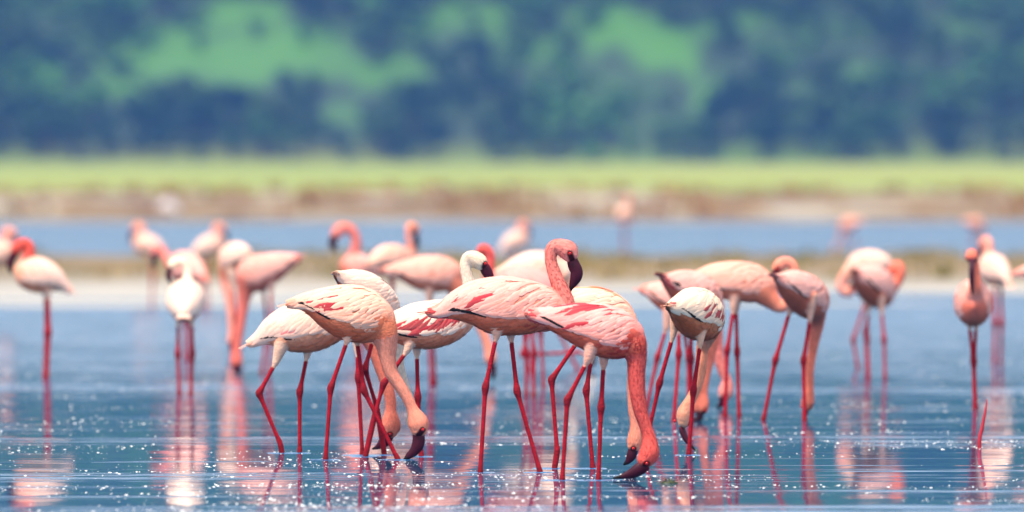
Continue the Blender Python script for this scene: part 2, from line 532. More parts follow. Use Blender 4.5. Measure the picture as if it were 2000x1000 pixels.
def laplace(X, e, it, w):
    n = len(X); deg = np.bincount(e.ravel(), minlength=n)[:, None].astype(float)
    for _ in range(it):
        s = np.zeros_like(X)
        for k in range(X.shape[1]):
            s[:, k] = np.bincount(e[:, 0], X[e[:, 1], k], n) + np.bincount(e[:, 1], X[e[:, 0], k], n)
        X = X + w * (s / np.maximum(deg, 1) - X)
    return X

WHITE, CREAM, BLUSH, PINK = C(252, 226, 202), C(250, 218, 190), C(243, 198, 190), C(236, 160, 152)
SALMON, CORAL, ROSE, CRIM = C(228, 140, 112), C(226, 112, 92), C(226, 118, 112), C(176, 14, 42)
LEG, LEGD, KNEE = C(168, 8, 34), C(140, 16, 44), C(142, 8, 30)
BILLC, BILLT = C(60, 5, 30), C(18, 12, 16)
BLACK = C(16, 15, 18)

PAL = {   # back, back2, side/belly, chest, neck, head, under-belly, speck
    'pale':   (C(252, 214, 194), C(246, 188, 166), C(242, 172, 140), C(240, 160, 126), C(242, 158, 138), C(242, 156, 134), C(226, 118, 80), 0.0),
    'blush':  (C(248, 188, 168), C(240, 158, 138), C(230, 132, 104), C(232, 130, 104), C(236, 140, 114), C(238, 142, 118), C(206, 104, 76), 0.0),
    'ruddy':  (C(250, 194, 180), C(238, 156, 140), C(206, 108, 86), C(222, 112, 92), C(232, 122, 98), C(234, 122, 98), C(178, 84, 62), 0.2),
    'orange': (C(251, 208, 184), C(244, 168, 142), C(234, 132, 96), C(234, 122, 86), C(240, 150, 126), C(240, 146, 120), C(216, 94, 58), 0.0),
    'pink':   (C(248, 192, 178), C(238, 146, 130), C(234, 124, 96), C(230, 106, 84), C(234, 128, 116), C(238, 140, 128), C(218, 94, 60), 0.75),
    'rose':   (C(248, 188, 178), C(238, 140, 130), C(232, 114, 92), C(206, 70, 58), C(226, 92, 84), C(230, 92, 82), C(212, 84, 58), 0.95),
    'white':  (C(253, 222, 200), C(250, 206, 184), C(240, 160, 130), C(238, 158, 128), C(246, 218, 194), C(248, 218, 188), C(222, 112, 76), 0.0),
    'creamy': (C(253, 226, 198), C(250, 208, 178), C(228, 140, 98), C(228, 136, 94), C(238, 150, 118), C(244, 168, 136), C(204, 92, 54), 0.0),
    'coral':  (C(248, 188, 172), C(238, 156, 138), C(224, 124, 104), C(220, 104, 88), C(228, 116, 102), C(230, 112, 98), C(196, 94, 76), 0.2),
}

def flamingo(spec):
    yf = spec['yf']; d = dist_of(yf); ppm = FP / d
    psi = math.radians(spec.get('yaw', 0))
    cu, su = math.cos(psi), math.sin(psi)
    Hd = np.array([cu, su, 0.0]); Lw = np.array([-su, cu, 0.0])
    rx = spec.get('root', spec['torso'][len(spec['torso']) // 2][0])
    origin = np.array([(rx - 1000) / ppm, d, 0.0])
    def pt(p, w0=0.0):
        """photo point on this bird -> local metres; p = (px, py, r[, u])"""
        x = (p[0] - rx) / ppm; z = (yf - p[1]) / ppm
        if len(p) > 3:
            u = p[3]; w = (u * cu - x) / su if abs(su) > 0.3 else w0
        else:
            w = w0; u = (x + w * su) / cu
        return Hd * u + Lw * w + np.array([0, 0, z])
    lod = spec.get('lod', 0)
    vox = (0.0042, 0.006, 0.009)[lod]
    thick = (1.0, 1.15, 1.4)[lod]
    pal = PAL[spec['pal']]
    # ---- torso
    ts = spec['torso']; rlk = spec.get('wide', 0.8)
    A = np.array([[*pt(p), p[2] / ppm] for p in ts])
    S = catmull(A, 48); TP, TR = S[:, :3], np.maximum(S[:, 3], 0.003)
    TRL = TR * rlk
    nose = smooth(0, 0.25, np.linspace(0, 1, 48))
    TRL = TRL * (0.75 + 0.25 * nose)
    parts = [loft(TP, TR, TRL, Lw, 24)]
    # ---- neck and head
    NA = np.array([[*pt(p), p[2] / ppm] for p in spec['neck']])
    S = catmull(NA, 60); NP, NR = S[:, :3], np.maximum(S[:, 3], 0.004)
    parts.append(loft(NP, NR, NR * spec.get('neckwide', .92), Lw, 16))
    # ---- legs: thigh, tarsus joint, shank, toes
    legs = []
    for k, lg in enumerate(spec['legs']):
        w0 = (-1 if k == 0 else 1) * 0.028 * (1 if abs(su) < .8 else 0)
        raised = spec.get('raised', ()) and k in spec['raised']
        pl = [p if len(p) > 2 else (p[0], p[1], 0) for p in lg]
        # points: hip end of the bare leg, joint(s), foot
        Pw = [pt((p[0], p[1], 0, *p[3:]), w0) for p in pl]
        if not raised:
            f = Pw[-1].copy(); f[2] = 0.0
            dirn = unit(f - Pw[-2]) if abs(Pw[-2][2]) > .02 else np.array([0, 0, -1.])
            Pw[-1] = f
            Pw.append(f + np.array([dirn[0] * .03, dirn[1] * .03, -0.05]))
        Pw = np.array(Pw)
        r = 0.0088 * thick * min(1.0, 0.4 + 0.6 * 1)
        hip = Pw[0]
        up = hip + unit(hip - Pw[1]) * 0.05 + np.array([0, 0, 0.03])
        # feathered thigh
        th = np.array([up + (up - hip) * .5, up, hip * .5 + up * .5, hip, hip + unit(Pw[1] - hip) * 0.012])
        tr = np.array([0.035, 0.031, 0.022, 0.014, 0.009]) * (1 if abs(su) < .6 else .8)
        tS = catmull(np.column_stack([th, tr]), 14)
        parts.append(loft(tS[:, :3], tS[:, 3], tS[:, 3], Lw, 12))
        # bare leg
        seq = []
        n = len(Pw)
        seq.append((hip + unit(hip - Pw[1]) * 0.02, r))
        for i in range(n - 1):
            a, b = Pw[i], Pw[i + 1]; ln = np.linalg.norm(b - a)
            if i == 0:
                seq += [(a, r), (a + (b - a) * .5, r * .95), (a + (b - a) * max(.1, 1 - .03 / ln), r * 1.1), (a + (b - a) * max(.15, 1 - .012 / ln), r * 1.5)]
            elif i == 1:
                seq += [(a, r * 1.62), (a + (b - a) * min(.4, .013 / ln), r * 1.4), (a + (b - a) * min(.5, .035 / ln), r * 1.02), (a + (b - a) * .6, r * .92), (a + (b - a) * max(.7, 1 - .03 / ln), r * 1.0)]
                seq.append((b, r * 1.3))
            else:
                seq.append((b, r * 1.25))
        q = np.array([[*p, rr] for p, rr in seq])
        q = catmull(q, 56)
        parts.append(loft(q[:, :3], q[:, 3], q[:, 3], Lw, 12))
        legs.append((q, tS))
        fb = Pw[-1]
        for ang in (-32, 0, 32):
            a = psi + math.radians(ang)
            tip = fb + np.array([math.cos(a) * .065, math.sin(a) * .065, -0.012])
            if raised: tip = fb + unit(Pw[-1] - Pw[-2]) * .05 + np.array([0, math.sin(math.radians(ang)) * .03, -.02])
            Q = np.linspace(fb, tip, 5)
            rr = np.linspace(.009, .005, 5) * thick
            parts.append(loft(Q, rr, rr, Lw, 8))
    V, Fq = join(parts)
    v, f, e = voxel(V, Fq, vox)
    # ---- regions of the skin
    def near(P, R):
        D = np.linalg.norm(v[:, None] - P[None], axis=2) / R[None]
        i = D.argmin(1); return D[np.arange(len(v)), i], i
    dT, iT = near(TP, np.sqrt(TR * TRL)); dN, iN = near(NP, NR)
    dL = np.full(len(v), 9.0); dTh = np.full(len(v), 9.0); kneef = np.zeros(len(v)); legz = np.zeros(len(v))
    for q, tS in legs:
        a, i = near(q[:, :3], q[:, 3])
        m = a < dL
        kneef = np.where(m, smooth(1.1, 1.5, q[i, 3] / (0.0088 * thick)), kneef); dL = np.minimum(dL, a)
        a2, i2 = near(tS[:, :3], tS[:, 3]); dTh = np.minimum(dTh, a2 + (i2 < 7) * .3)
    isleg = (dL < 1.45) & (dL < dTh - .05) & (dT > 1.12)
    isth = (dTh < 1.3) & ~isleg & (dT > 1.02)
    wleg = isleg.astype(float)[:, None]
    v = v + (laplace(v, e, 10 if lod == 0 else 5, .5) - v) * (1 - wleg) + (laplace(v, e, 1, .3) - v) * wleg
    tt = iT / 47.0
    T_, A_, N_ = frames(TP, Lw)
    up = np.einsum('ij,ij->i', v - TP[iT], N_[iT]) / TR[iT] * (1 if N_[24][2] > 0 else -1)
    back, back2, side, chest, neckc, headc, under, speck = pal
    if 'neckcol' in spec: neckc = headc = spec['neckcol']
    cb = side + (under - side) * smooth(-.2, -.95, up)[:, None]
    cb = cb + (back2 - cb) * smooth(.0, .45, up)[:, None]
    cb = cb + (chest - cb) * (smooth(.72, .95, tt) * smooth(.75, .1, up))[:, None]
    cn = neckc + (headc - neckc) * smooth(30, 52, iN)[:, None]
    blend = smooth(-.15, .25, dT - dN + .08)[:, None] * smooth(4, 14, iN)[:, None]
    col = cb + (cn - cb) * blend
    col = np.where(isth[:, None], pal[2] * .6 + C(248, 222, 198) * .4, col)
    sp_ = speck * np.maximum(smooth(.68, .85, tt) * smooth(.5, -.1, up) * (1 - blend[:, 0]), .8 * blend[:, 0] * smooth(60, 40, iN))
    legc = LEG * (1 - kneef[:, None]) + KNEE * kneef[:, None]
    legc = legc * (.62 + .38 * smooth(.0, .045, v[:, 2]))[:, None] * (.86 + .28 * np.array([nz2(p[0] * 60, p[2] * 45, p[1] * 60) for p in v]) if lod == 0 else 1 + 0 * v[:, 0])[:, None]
    legc = np.clip(legc, 0, 1)
    col = laplace(col, e, 4, .5)
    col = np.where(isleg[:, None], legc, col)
    sp_ = np.where(isleg | isth, 0, sp_)
    # ---- bill
    BA = np.array([[*pt(p), p[2] / ppm] for p in spec['bill']])
    S = catmull(BA, 30); BP, BR = S[:, :3], np.maximum(S[:, 3], 0.0015)
    # dark bare skin between eye and bill
    hp = spec['neck'][-2]
    ey = spec.get('eye') or ((hp[0] * .45 + spec['bill'][0][0] * .55), (hp[1] * .45 + spec['bill'][0][1] * .55), 0, *hp[3:])
    ep = pt((ey[0], ey[1], 0, *ey[3:]))
    b0 = BP[1]
    seg = np.linspace(0, 1, 8)[:, None]
    line = ep * (1 - seg) + b0 * seg
    headm = (dN < 1.6) & (iN > 42)
    off = v - (v @ Lw)[:, None] * Lw + (ep @ Lw) * Lw
    dl = np.linalg.norm(off[:, None] - line[None], axis=2).min(1)
    dark = smooth(.0145, .008, dl) * headm
    col = col + (C(58, 5, 22) - col) * dark[:, None]
    sp_ = sp_ * (1 - dark)

    root = bpy.data.objects.new('flamingo', None)
    root.empty_display_size = 0.1
    COL.objects.link(root)
    root.location = origin
    root['label'] = spec['label']; root['category'] = 'flamingo'; root['group'] = spec.get('group', 'flamingos wading in the shallow lake')
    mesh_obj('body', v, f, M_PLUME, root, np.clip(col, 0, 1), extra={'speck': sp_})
    bv, bf = loft(BP, BR, BR * .62, Lw, 14)
    tb = np.repeat(np.linspace(0, 1, 30), 14); tb = np.concatenate([tb, [0, 1]])
    bc = BILLC + (BILLT - BILLC) * smooth(.72, .86, tb)[:, None]
    bc = bc + (C(96, 16, 40) - bc) * smooth(.14, 0, tb)[:, None]
    mesh_obj('bill', bv, bf, M_BILL, root, bc)
    # ---- eyes
    hi = np.linalg.norm(NP[40:] - ep, axis=1).argmin() + 40
    off_l = math.sqrt(max(NR[hi] ** 2 - np.linalg.norm(NP[hi] - ep) ** 2, (NR[hi] * .45) ** 2)) * .9
    for s in (-1, 1):
        for nm, rad, mt, out in (('eye', .0058, M_EYE, 0), ('pupil', .0026, M_PUPIL, .0042)):
            c = ep + Lw * s * (off_l + out)
            th = np.linspace(0, math.pi, 7); ph = np.arange(10) / 10 * 2 * math.pi
            sv = np.array([[math.sin(a) * math.cos(b), math.sin(a) * math.sin(b), math.cos(a)] for a in th for b in ph]) * rad + c
            sf = [(i * 10 + j, i * 10 + (j + 1) % 10, (i + 1) * 10 + (j + 1) % 10, (i + 1) * 10 + j) for i in range(6) for j in range(10)]
            if nm == 'eye': eo = mesh_obj(nm, sv, sf, mt, root)
            else: mesh_obj(nm, sv, sf, mt, eo)
    # ---- wings: overlapping feathers lying on the flank
    sgn = 1 if N_[24][2] > 0 else -1
    arc = np.concatenate([[0], np.cumsum(np.linalg.norm(np.diff(TP, axis=0), axis=1))]); Ltot = arc[-1]
    tgrid = arc / Ltot
    def surf(t, th, side, lift):
        t = np.clip(t, 0.0, 1)
        ip = lambda a: np.interp(t, tgrid, a)
        c = np.stack([ip(TP[:, k]) for k in range(3)], -1)
        n = unit(np.stack([ip(N_[:, k]) for k in range(3)], -1)) * sgn
        l = unit(np.stack([ip(A_[:, k]) for k in range(3)], -1))
        rn, rl = ip(TR), ip(TRL)
        o = n * (np.sin(th) * (rn + lift))[..., None] + l * (side * np.cos(th) * (rl + lift))[..., None]
        return c + o
    step = (0.019, 0.026, 0.04)[lod]
    marks = spec.get('marks', [])
    wing_lo = math.radians(spec.get('wing_lo', -14))
    seedr = np.random.default_rng(int(rx * 7 + yf))
    na = 6; a_ = np.linspace(0, 1, na)[:, None]; b_ = np.array([-1, -.5, 0, .5, 1.])[None]
    prof = np.interp(a_, [0, .25, .6, .8, .93, 1], [.45, .8, 1, .88, .5, .06])
    for wing_side in (-1, 1):
        FV, FF, FC = [], [], []
        o = 0
        def feather(t0, th0, ln, wd, phi, lift0, tip, c0, c1):
            nonlocal o
            rn = np.interp(t0, tgrid, TR)
            s = a_ * min(ln, max(t0 - .015, .02) * Ltot)
            t = t0 - s * math.cos(phi) / Ltot + 0 * b_
            r_here = np.maximum(np.interp(np.clip(t, 0, 1), tgrid, TR), .018)
            th = th0 + (-s * math.sin(phi) + b_ * wd * prof) / r_here
            lift = lift0 + a_ * tip - (b_ ** 2) * .0013 + 0 * t
            P = surf(t, np.clip(th, -1.5, math.pi / 2 + .25), wing_side, lift)
            over = np.clip(-t, 0, 1) * Ltot
            P = P - (np.gradient(TP, axis=0)[0] / np.linalg.norm(np.gradient(TP, axis=0)[0])) * over[..., None]
            FV.append(P.reshape(-1, 3))
            ii = np.arange(na * 5).reshape(na, 5) + o
            FF.append(np.stack([ii[:-1, :-1], ii[:-1, 1:], ii[1:, 1:], ii[1:, :-1]], -1).reshape(-1, 4))
            w = np.clip(np.abs(b_) * .6 + a_ * .5, 0, 1)[..., None] + np.zeros((na, 5, 1))
            FC.append((c0 * (1 - w) + c1 * w).reshape(-1, 3)); o += na * 5
        def lo_edge(t):
            return wing_lo + math.radians(22) * smooth(.45, .05, t) - math.radians(14) * smooth(.6, .9, t)
        # black flight feathers showing under the coverts
        if spec.get('black', True):
            for k in range(5):
                t0 = .43 - .028 * k
                feather(t0, lo_edge(t0) - .24 + .02 * k, .085, .0055 + .0008 * k, -.10, .003, .003, BLACK, BLACK)
        # tail coverts and tail feathers
        tailc = spec.get('tail')
        for k in range(10):
            c0 = pal[1] * seedr.uniform(.9, 1.05); c1 = c0
            if tailc is not None and seedr.uniform() < .55: c0 = tailc * seedr.uniform(.8, 1.2); c1 = c0 * .6 + pal[1] * .4
            feather(seedr.uniform(.12, .2), seedr.uniform(-.9, 1.3), seedr.uniform(.06, .085), .008, 0, .002, .006, c0, c1)
        rows = int(Ltot * .82 / step)
        for i in range(rows):
            t0 = .17 + i * step / Ltot
            if t0 > .93: break
            rn = np.interp(t0, tgrid, (TR + TRL) / 2)
            th_hi = math.radians(93); th = lo_edge(t0) + .05
            while th < th_hi:
                tj = t0 + seedr.uniform(-.35, .35) * step / Ltot
                hj = th + seedr.uniform(-.12, .12)
                k = smooth(.85, .3, tj)
                ln = (.046 + .088 * k) * seedr.uniform(.85, 1.15); wd = (.0105 + .0025 * k) * seedr.uniform(.9, 1.1) * (1, 1.25, 1.7)[lod]
                phi = (.62 * smooth(.35, .8, tj) + .12) * smooth(-.1, .5, math.sin(hj) + .3) * smooth(1.6, 1.1, hj)
                low = smooth(1.15, -.2, hj) * smooth(.25, .75, tj)
                c0 = back2 * .5 + back * .5
                c0 = c0 + (side - c0) * low * .85
                c0 = c0 + (chest - c0) * smooth(.74, .93, tj) * smooth(1.5, .6, hj) * .8
                c0 = (c0 + (back2 - c0) * (seedr.uniform(-.3, .7) + .5 * smooth(1.2, .1, hj))) * seedr.uniform(.93, 1.04)
                c1 = c0 + (back - c0) * .75
                c0 = c0 + (side - c0) * .22 * seedr.uniform()
                for (mt, mh, rt, rh, mc, pr) in marks:
                    if ((tj - mt - .09) / rt) ** 2 + ((math.degrees(hj) - mh) / rh) ** 2 < 1 and seedr.uniform() < pr:
                        c0 = mc * seedr.uniform(.85, 1.3); c1 = c0 * .85 + back * .15
                feather(tj, hj, ln, wd, phi, (.001 + .002 * seedr.uniform() + .0015 * (1 - tj)) * smooth(.97, .75, tj), .0008 + .002 * seedr.uniform(), np.clip(c0, 0, 1), np.clip(c1, 0, 1))
                th += step * .85 / max(rn, .02)
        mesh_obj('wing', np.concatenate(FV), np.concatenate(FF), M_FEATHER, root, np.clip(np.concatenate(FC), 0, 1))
    # ---- small contour feathers on breast, belly and neck of the near birds
    if lod == 0:
        PV, PF, PC = [], [], []; po = 0
        def card(P, c):
            nonlocal po
            n_, m_ = P.shape[:2]
            PV.append(P.reshape(-1, 3)); ii = np.arange(n_ * m_).reshape(n_, m_) + po; po += n_ * m_
            PF.append(np.stack([ii[:-1, :-1], ii[:-1, 1:], ii[1:, 1:], ii[1:, :-1]], -1).reshape(-1, 4)); PC.append(np.repeat(c[None], n_ * m_, 0))
        a4 = np.array([0, .4, .8, 1.])[:, None]; b3 = np.array([-1, 0, 1.])[None]; p4 = np.array([.5, 1, .75, .1])[:, None]
        for side_ in (-1, 1):
            for t0 in np.arange(.24, .97, .016 / Ltot):
                rn = np.interp(t0, tgrid, TR)
                th = math.radians(-88)
                while th < lo_edge(t0) + .1 + .9 * smooth(.8, .97, t0):
                    tj, hj = t0 + seedr.uniform(-.015, .015), th + seedr.uniform(-.15, .15)
                    u_ = math.sin(hj)
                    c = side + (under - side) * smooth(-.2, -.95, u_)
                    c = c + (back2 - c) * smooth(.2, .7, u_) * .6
                    c = c + (chest - c) * smooth(.72, .95, tj) * smooth(.75, .1, u_)
                    c = c * seedr.uniform(.84, 1.12)
                    if seedr.uniform() < .35 * speck * smooth(.66, .85, tj): c = c * .45 + C(160, 26, 36) * .55
                    ln = seedr.uniform(.02, .034)
                    t = tj - a4 * min(ln, tj * Ltot) / Ltot + 0 * b3
                    h_ = hj + (b3 * .0085 * p4 - a4 * ln * .15) / max(rn, .02)
                    card(surf(t, np.clip(h_, -1.56, 1.6), side_, .0006 + a4 * seedr.uniform(.0012, .0034) - .0008 * b3 ** 2), np.clip(c, 0, 1))
                    th += .0145 / max(rn, .02)
        NT_, NA_, NN_ = frames(NP, Lw)
        nk = spec.get('neckwide', .92)
        s_arc = np.concatenate([[0], np.cumsum(np.linalg.norm(np.diff(NP, axis=0), axis=1))])
        for s0 in np.arange(s_arc[10], s_arc[55], .0062):
            i0 = np.interp(s0, s_arc, np.arange(60))
            r_ = np.interp(s0, s_arc, NR)
            m_n = max(7, int(6.28 * r_ / .0075))
            for q in range(m_n):
                ang = (q + seedr.uniform(-.4, .4)) / m_n * 6.2832
                sA = np.clip(s0 - a4 * seedr.uniform(.010, .017) + 0 * b3, s_arc[4], s_arc[-1])
                an = ang + b3 * .0032 * p4 / r_
                ipn = lambda arr: np.stack([np.interp(sA, s_arc, arr[:, k]) for k in range(3)], -1)
                rr_ = np.interp(sA, s_arc, NR) + .0002 + a4 * seedr.uniform(.0006, .0018)
                P = ipn(NP) + ipn(NN_) * (rr_ * np.sin(an))[..., None] + ipn(NA_) * (rr_ * nk * np.cos(an))[..., None]
                f_ = smooth(30, 52, i0)
                c = (neckc * (1 - f_) + headc * f_) * seedr.uniform(.86, 1.12)
                if seedr.uniform() < .30 * speck * (1 - .7 * f_): c = c * .5 + C(168, 40, 44) * .5
                cen = P[1, 1] - (P[1, 1] @ Lw) * Lw + (ep @ Lw) * Lw
                if np.linalg.norm(cen - line, axis=1).min() < .013 and i0 > 42: continue
                card(P, np.clip(c, 0, 1))
        mesh_obj('contour_feathers', np.concatenate(PV), np.concatenate(PF), M_FEATHER, root, np.concatenate(PC))
    # ---- short fan of tail feathers closing the rear end
    FV, FF, FC = [], [], []; o = 0
    t0v = unit(TP[0] - TP[3]); up0 = N_[1] * sgn; l0 = A_[1]
    r0 = max(TR[1], .008); tl = spec.get('tail_len', .03)
    for j in range(11):
        q = -1 + 2 * j / 10
        ang = q * .28; dirv = unit(t0v * math.cos(ang) + l0 * math.sin(ang) - up0 * .06)
        basep = TP[3] + l0 * q * TRL[3] * .8 + up0 * TR[3] * (.35 * math.sqrt(max(0, 1 - q * q)))
        ln = tl + np.linalg.norm(TP[0] - TP[3]) * (1 - .15 * abs(q)); wv = unit(np.cross(dirv, up0))
        c0 = pal[1] * seedr.uniform(.9, 1.05)
        if tailc is not None and seedr.uniform() < .5: c0 = tailc * .7 + pal[1] * .3
        P = basep + dirv * (a_ * ln)[..., None] + wv * (b_ * prof * .009)[..., None] + up0 * (-.0012 * b_ ** 2 + .0012 * (j % 2) + 0 * a_)[..., None]
        FV.append(P.reshape(-1, 3)); ii = np.arange(na * 5).reshape(na, 5) + o; o += na * 5
        FF.append(np.stack([ii[:-1, :-1], ii[:-1, 1:], ii[1:, 1:], ii[1:, :-1]], -1).reshape(-1, 4))
        FC.append(np.repeat(c0[None], na * 5, 0))
    mesh_obj('tail', np.concatenate(FV), np.concatenate(FF), M_FEATHER, root, np.clip(np.concatenate(FC), 0, 1))
    return root
# ------------------------------------------------------------------ the birds, read off the photograph (px, row, radius in photo pixels[, metres forward])
def shifted(base, X, yf, yaw=0, scale=1.0, **kw):
    """a pose taken from another bird, at its own place, size by distance and heading"""
    k = (yf - HY) / (base['yf'] - HY) * scale
    ppm0 = FP / dist_of(base['yf']); ppm1 = FP / dist_of(yf)
    rx0 = base.get('root', base['torso'][len(base['torso']) // 2][0])
    c0 = math.cos(math.radians(base.get('yaw', 0))); c = math.cos(math.radians(yaw))
    def m(p):
        u = (p[0] - rx0) / ppm0 / c0 * scale
        return (X + u * c * ppm1, yf + (p[1] - base['yf']) * k, (p[2] if len(p) > 2 else 0) * k, u)
    out = dict(yf=yf, yaw=yaw, root=X, pal=base['pal'])
    for key in ('torso', 'neck', 'bill'):
        out[key] = [m(p) for p in base[key]]
    out['legs'] = []
    for i, lg in enumerate(base['legs']):
        w = (-1 if i == 0 else 1) * .03
        s = math.sin(math.radians(yaw))
        out['legs'].append([(m(p)[0] - w * s * ppm1, m(p)[1], 0, m(p)[3]) for p in lg])
    out.update(kw)
    return out

A = dict(yf=923, pal='pink', label='pink flamingo standing upright with neck raised and dark bill pointing down, tail crimson-spotted',
    torso=[(830,611,5),(860,609,14),(895,598,30),(930,593,45),(970,597,56),(1010,599,55),(1050,602,48),(1085,610,36),(1108,615,20),(1116,617,5)],
    neck=[(1090,622,30),(1101,605,23),(1104,590,18),(1097,570,16),(1085,540,13),(1077,515,11.5),(1075.5,500,11.5),(1077,488,12),(1085,481,13.5),(1097,483,16.5),(1108,489,19.5),(1114,498,17.5),(1118,507,13)],
    bill=[(1117,506,10.5),(1121,518,12.5),(1126,530,12.5),(1125,541,12),(1120,553,8.5),(1115,564,4),(1113.5,571,1.5)], eye=(1113,495),
    legs=[[(969,659),(948,757),(938,922)],[(998,661),(1010,765),(1055,922)]],
    tail=CRIM, marks=[(.36,8,.07,20,CRIM,.45),(.22,45,.12,25,CRIM,.18)])
B = dict(yf=938, pal='rose', label='deep pink flamingo with crimson-streaked back, feeding beside a small weed clump',
    torso=[(1026,613,8),(1050,617,14),(1080,622,23),(1115,629,36),(1150,638,45),(1185,648,50),(1215,656,46),(1238,661,35),(1252,665,21),(1258,667,5)],
    neck=[(1222,655,36),(1236,676,30),(1243,700,20),(1243,728,17),(1244,752,16),(1247,780,14.5),(1252,806,13),(1261,834,11.5),(1267,852,12.5),(1269,868,16),(1268,884,19.5),(1261,896,18.5),(1251,904,14)],
    bill=[(1262,907,12),(1250,915,13),(1239,922,11.5),(1227,927,8),(1213,931,4.5),(1198,934,1.8)], eye=(1263,905),
    legs=[[(1146,707),(1108,781),(1098,930)],[(1179,713),(1174,797),(1169,945)]],
    tail=CRIM, marks=[(.36,72,.26,16,CRIM,.7),(.55,62,.15,10,CRIM,.2),(.40,12,.06,14,CRIM,.3)])
HC = dict(yf=915, pal='orange', label='cream-orange flamingo feeding close behind the crimson-streaked one, its pale head beside that head',
    torso=[(1058,572,5),(1080,580,14),(1110,592,32),(1145,607,49),(1180,620,52),(1210,632,44),(1230,640,28),(1238,644,6)],
    neck=[(1212,632,36),(1230,662,25),(1240,700,16),(1238,760,13),(1238,800,11),(1241,822,10.5),(1242,838,12),(1241,853,14.5),(1239,867,15),(1237,878,12)],
    bill=[(1237,877,10),(1233,890,10),(1227,900,6.5),(1218,908,1.8)], eye=(1237,876),
    legs=[[(1128,667),(1077,741),(1088,880),(1083,905)],[(1155,700),(1145,764),(1158,922)]], marks=[(.6,85,.25,10,C(232,120,80),.5)])
H1 = dict(yf=898, pal='orange', label='cream flamingo feeding with bent salmon neck, small crimson patch on its wing',
    torso=[(556,596,4),(580,592,12),(610,593,25),(640,600,41),(675,609,53),(705,616,54),(732,623,47),(752,628,35),(766,632,19),(772,634,5)],
    neck=[(735,622,38),(749,648,29),(755,675,21),(757,698,16),(764,728,13),(781,754,11.5),(797,780,10.5),(806,800,11),(812,813,16),(817,826,20),(818,838,18.5),(817,849,14)],
    bill=[(817,848,12),(818,860,12.5),(815,872,12),(808,882,9.5),(799,890,7),(791,897,3.5),(786,900,1.2)], eye=(826,839),
    legs=[[(678,666),(646,758),(636,898)],[(697,668),(711,764),(777,895)]],
    marks=[(.36,32,.045,8,CRIM,.7),(.41,16,.045,11,CRIM,.75)])
H2 = dict(yf=885, pal='pale', neckcol=C(238, 130, 108), label='whitish flamingo with one bent leg, half hidden behind the salmon-necked cream one',
    torso=[(480,675,4),(505,663,13),(535,648,31),(570,641,47),(610,634,52),(645,626,45),(675,618,33),(695,613,18),(702,611,4)],
    neck=[(675,615,28),(705,640,20),(730,678,14.5),(745,720,12.5),(757,755,11.5),(763,785,10.5),(763,803,11),(763,817,16),(763,832,19.5),(760,843,17),(757,851,13)],
    bill=[(757,850,13),(752,860,13),(745,868,9.5),(735,874,4.5),(727,877,1.5)], eye=(762,848),
    legs=[[(538,710),(506,768),(547,865),(551,882)],[(599,697),(585,766),(585,886)]],
    marks=[(.45,5,.06,14,C(226,120,120),.5)])
H3 = dict(yf=889, tail_len=.008, yaw=55, root=713, pal='white', label='white-backed flamingo standing right behind the cream one with the salmon neck, tail fluffed',
    torso=[(655,533,3),(664,540,10),(676,548,20),(692,557,31),(712,572,41),(735,590,42),(755,607,34),(767,619,20),(772,625,5)],
    neck=[(752,605,30),(766,640,22),(772,680,17),(775,715,14),(785,750,11.5),(797,782,10.5),(804,806,11),(808,820,16),(810,832,17),(810,843,12)],
    bill=[(810,843,10),(812,856,9.5),(809,868,7),(804,876,2)],
    legs=[[(698,690,0),(700,738,0),(708,887,0)],[(727,667,0),(713,721,0),(735,795,0),(750,880,0)]], black=False)
H4 = dict(yf=892, pal='white', label='flamingo with a large bright crimson wing patch and a white raised neck and head',
    torso=[(722,640,5),(745,638,15),(775,638,31),(810,637,43),(845,634,46),(880,626,41),(905,618,31),(925,612,17),(932,610,4)],
    neck=[(895,620,30),(915,600,20),(920,575,14),(915,550,11.5),(910,530,10.5),(909,515,10.5),(914,504,12),(924,504,14.5),(934,510,16),(941,517,14),(945,522,11)],
    bill=[(945,520,10.5),(951,531,11),(957,543,9),(960,556,6),(957,567,2)], eye=(948,515),
    legs=[[(794,687),(749,750),(732,811),(714,890)],[(814,692),(816,776),(823,892)]],
    marks=[(.30,8,.16,20,CRIM,1),(.50,6,.17,20,CRIM,1),(.68,14,.12,16,CRIM,1)], wing_lo=-16)
HD = dict(yf=889, yaw=66, root=1357, pal='creamy', wide=.78, label='cream flamingo seen from behind with crimson flecks on its wing, bill dangling a green weed',
    torso=[(1301,597,3),(1307,598,8),(1316,600,17),(1329,603,29),(1344,608,44),(1360,613,50),(1376,618,49),(1389,622,39),(1397,625,24),(1402,626,6)],
    neck=[(1388,626,30,.16),(1385,650,22,.22),(1374,685,13,.24),(1371,720,12,.22),(1365,750,11,.2),(1355,775,10.5,.19),(1346,792,12.5,.18),(1340,808,17,.18),(1338,822,16,.18),(1337,834,12,.18)],
    bill=[(1333,837,9,.18),(1337,850,10,.18),(1343,862,8.5,.18),(1351,872,5.5,.18),(1360,882,1.8,.18)], eye=(1326,825,0,.18),
    legs=[[(1313,662,0,-.02),(1288,750,0,-.02),(1258,882,0,-.02)],[(1367,674,0,-.02),(1354,764,0,-.02),(1345,896,0,-.02)]],
    marks=[(.52,20,.09,16,CRIM,.75),(.66,12,.1,12,CRIM,.6)], tail=CRIM)
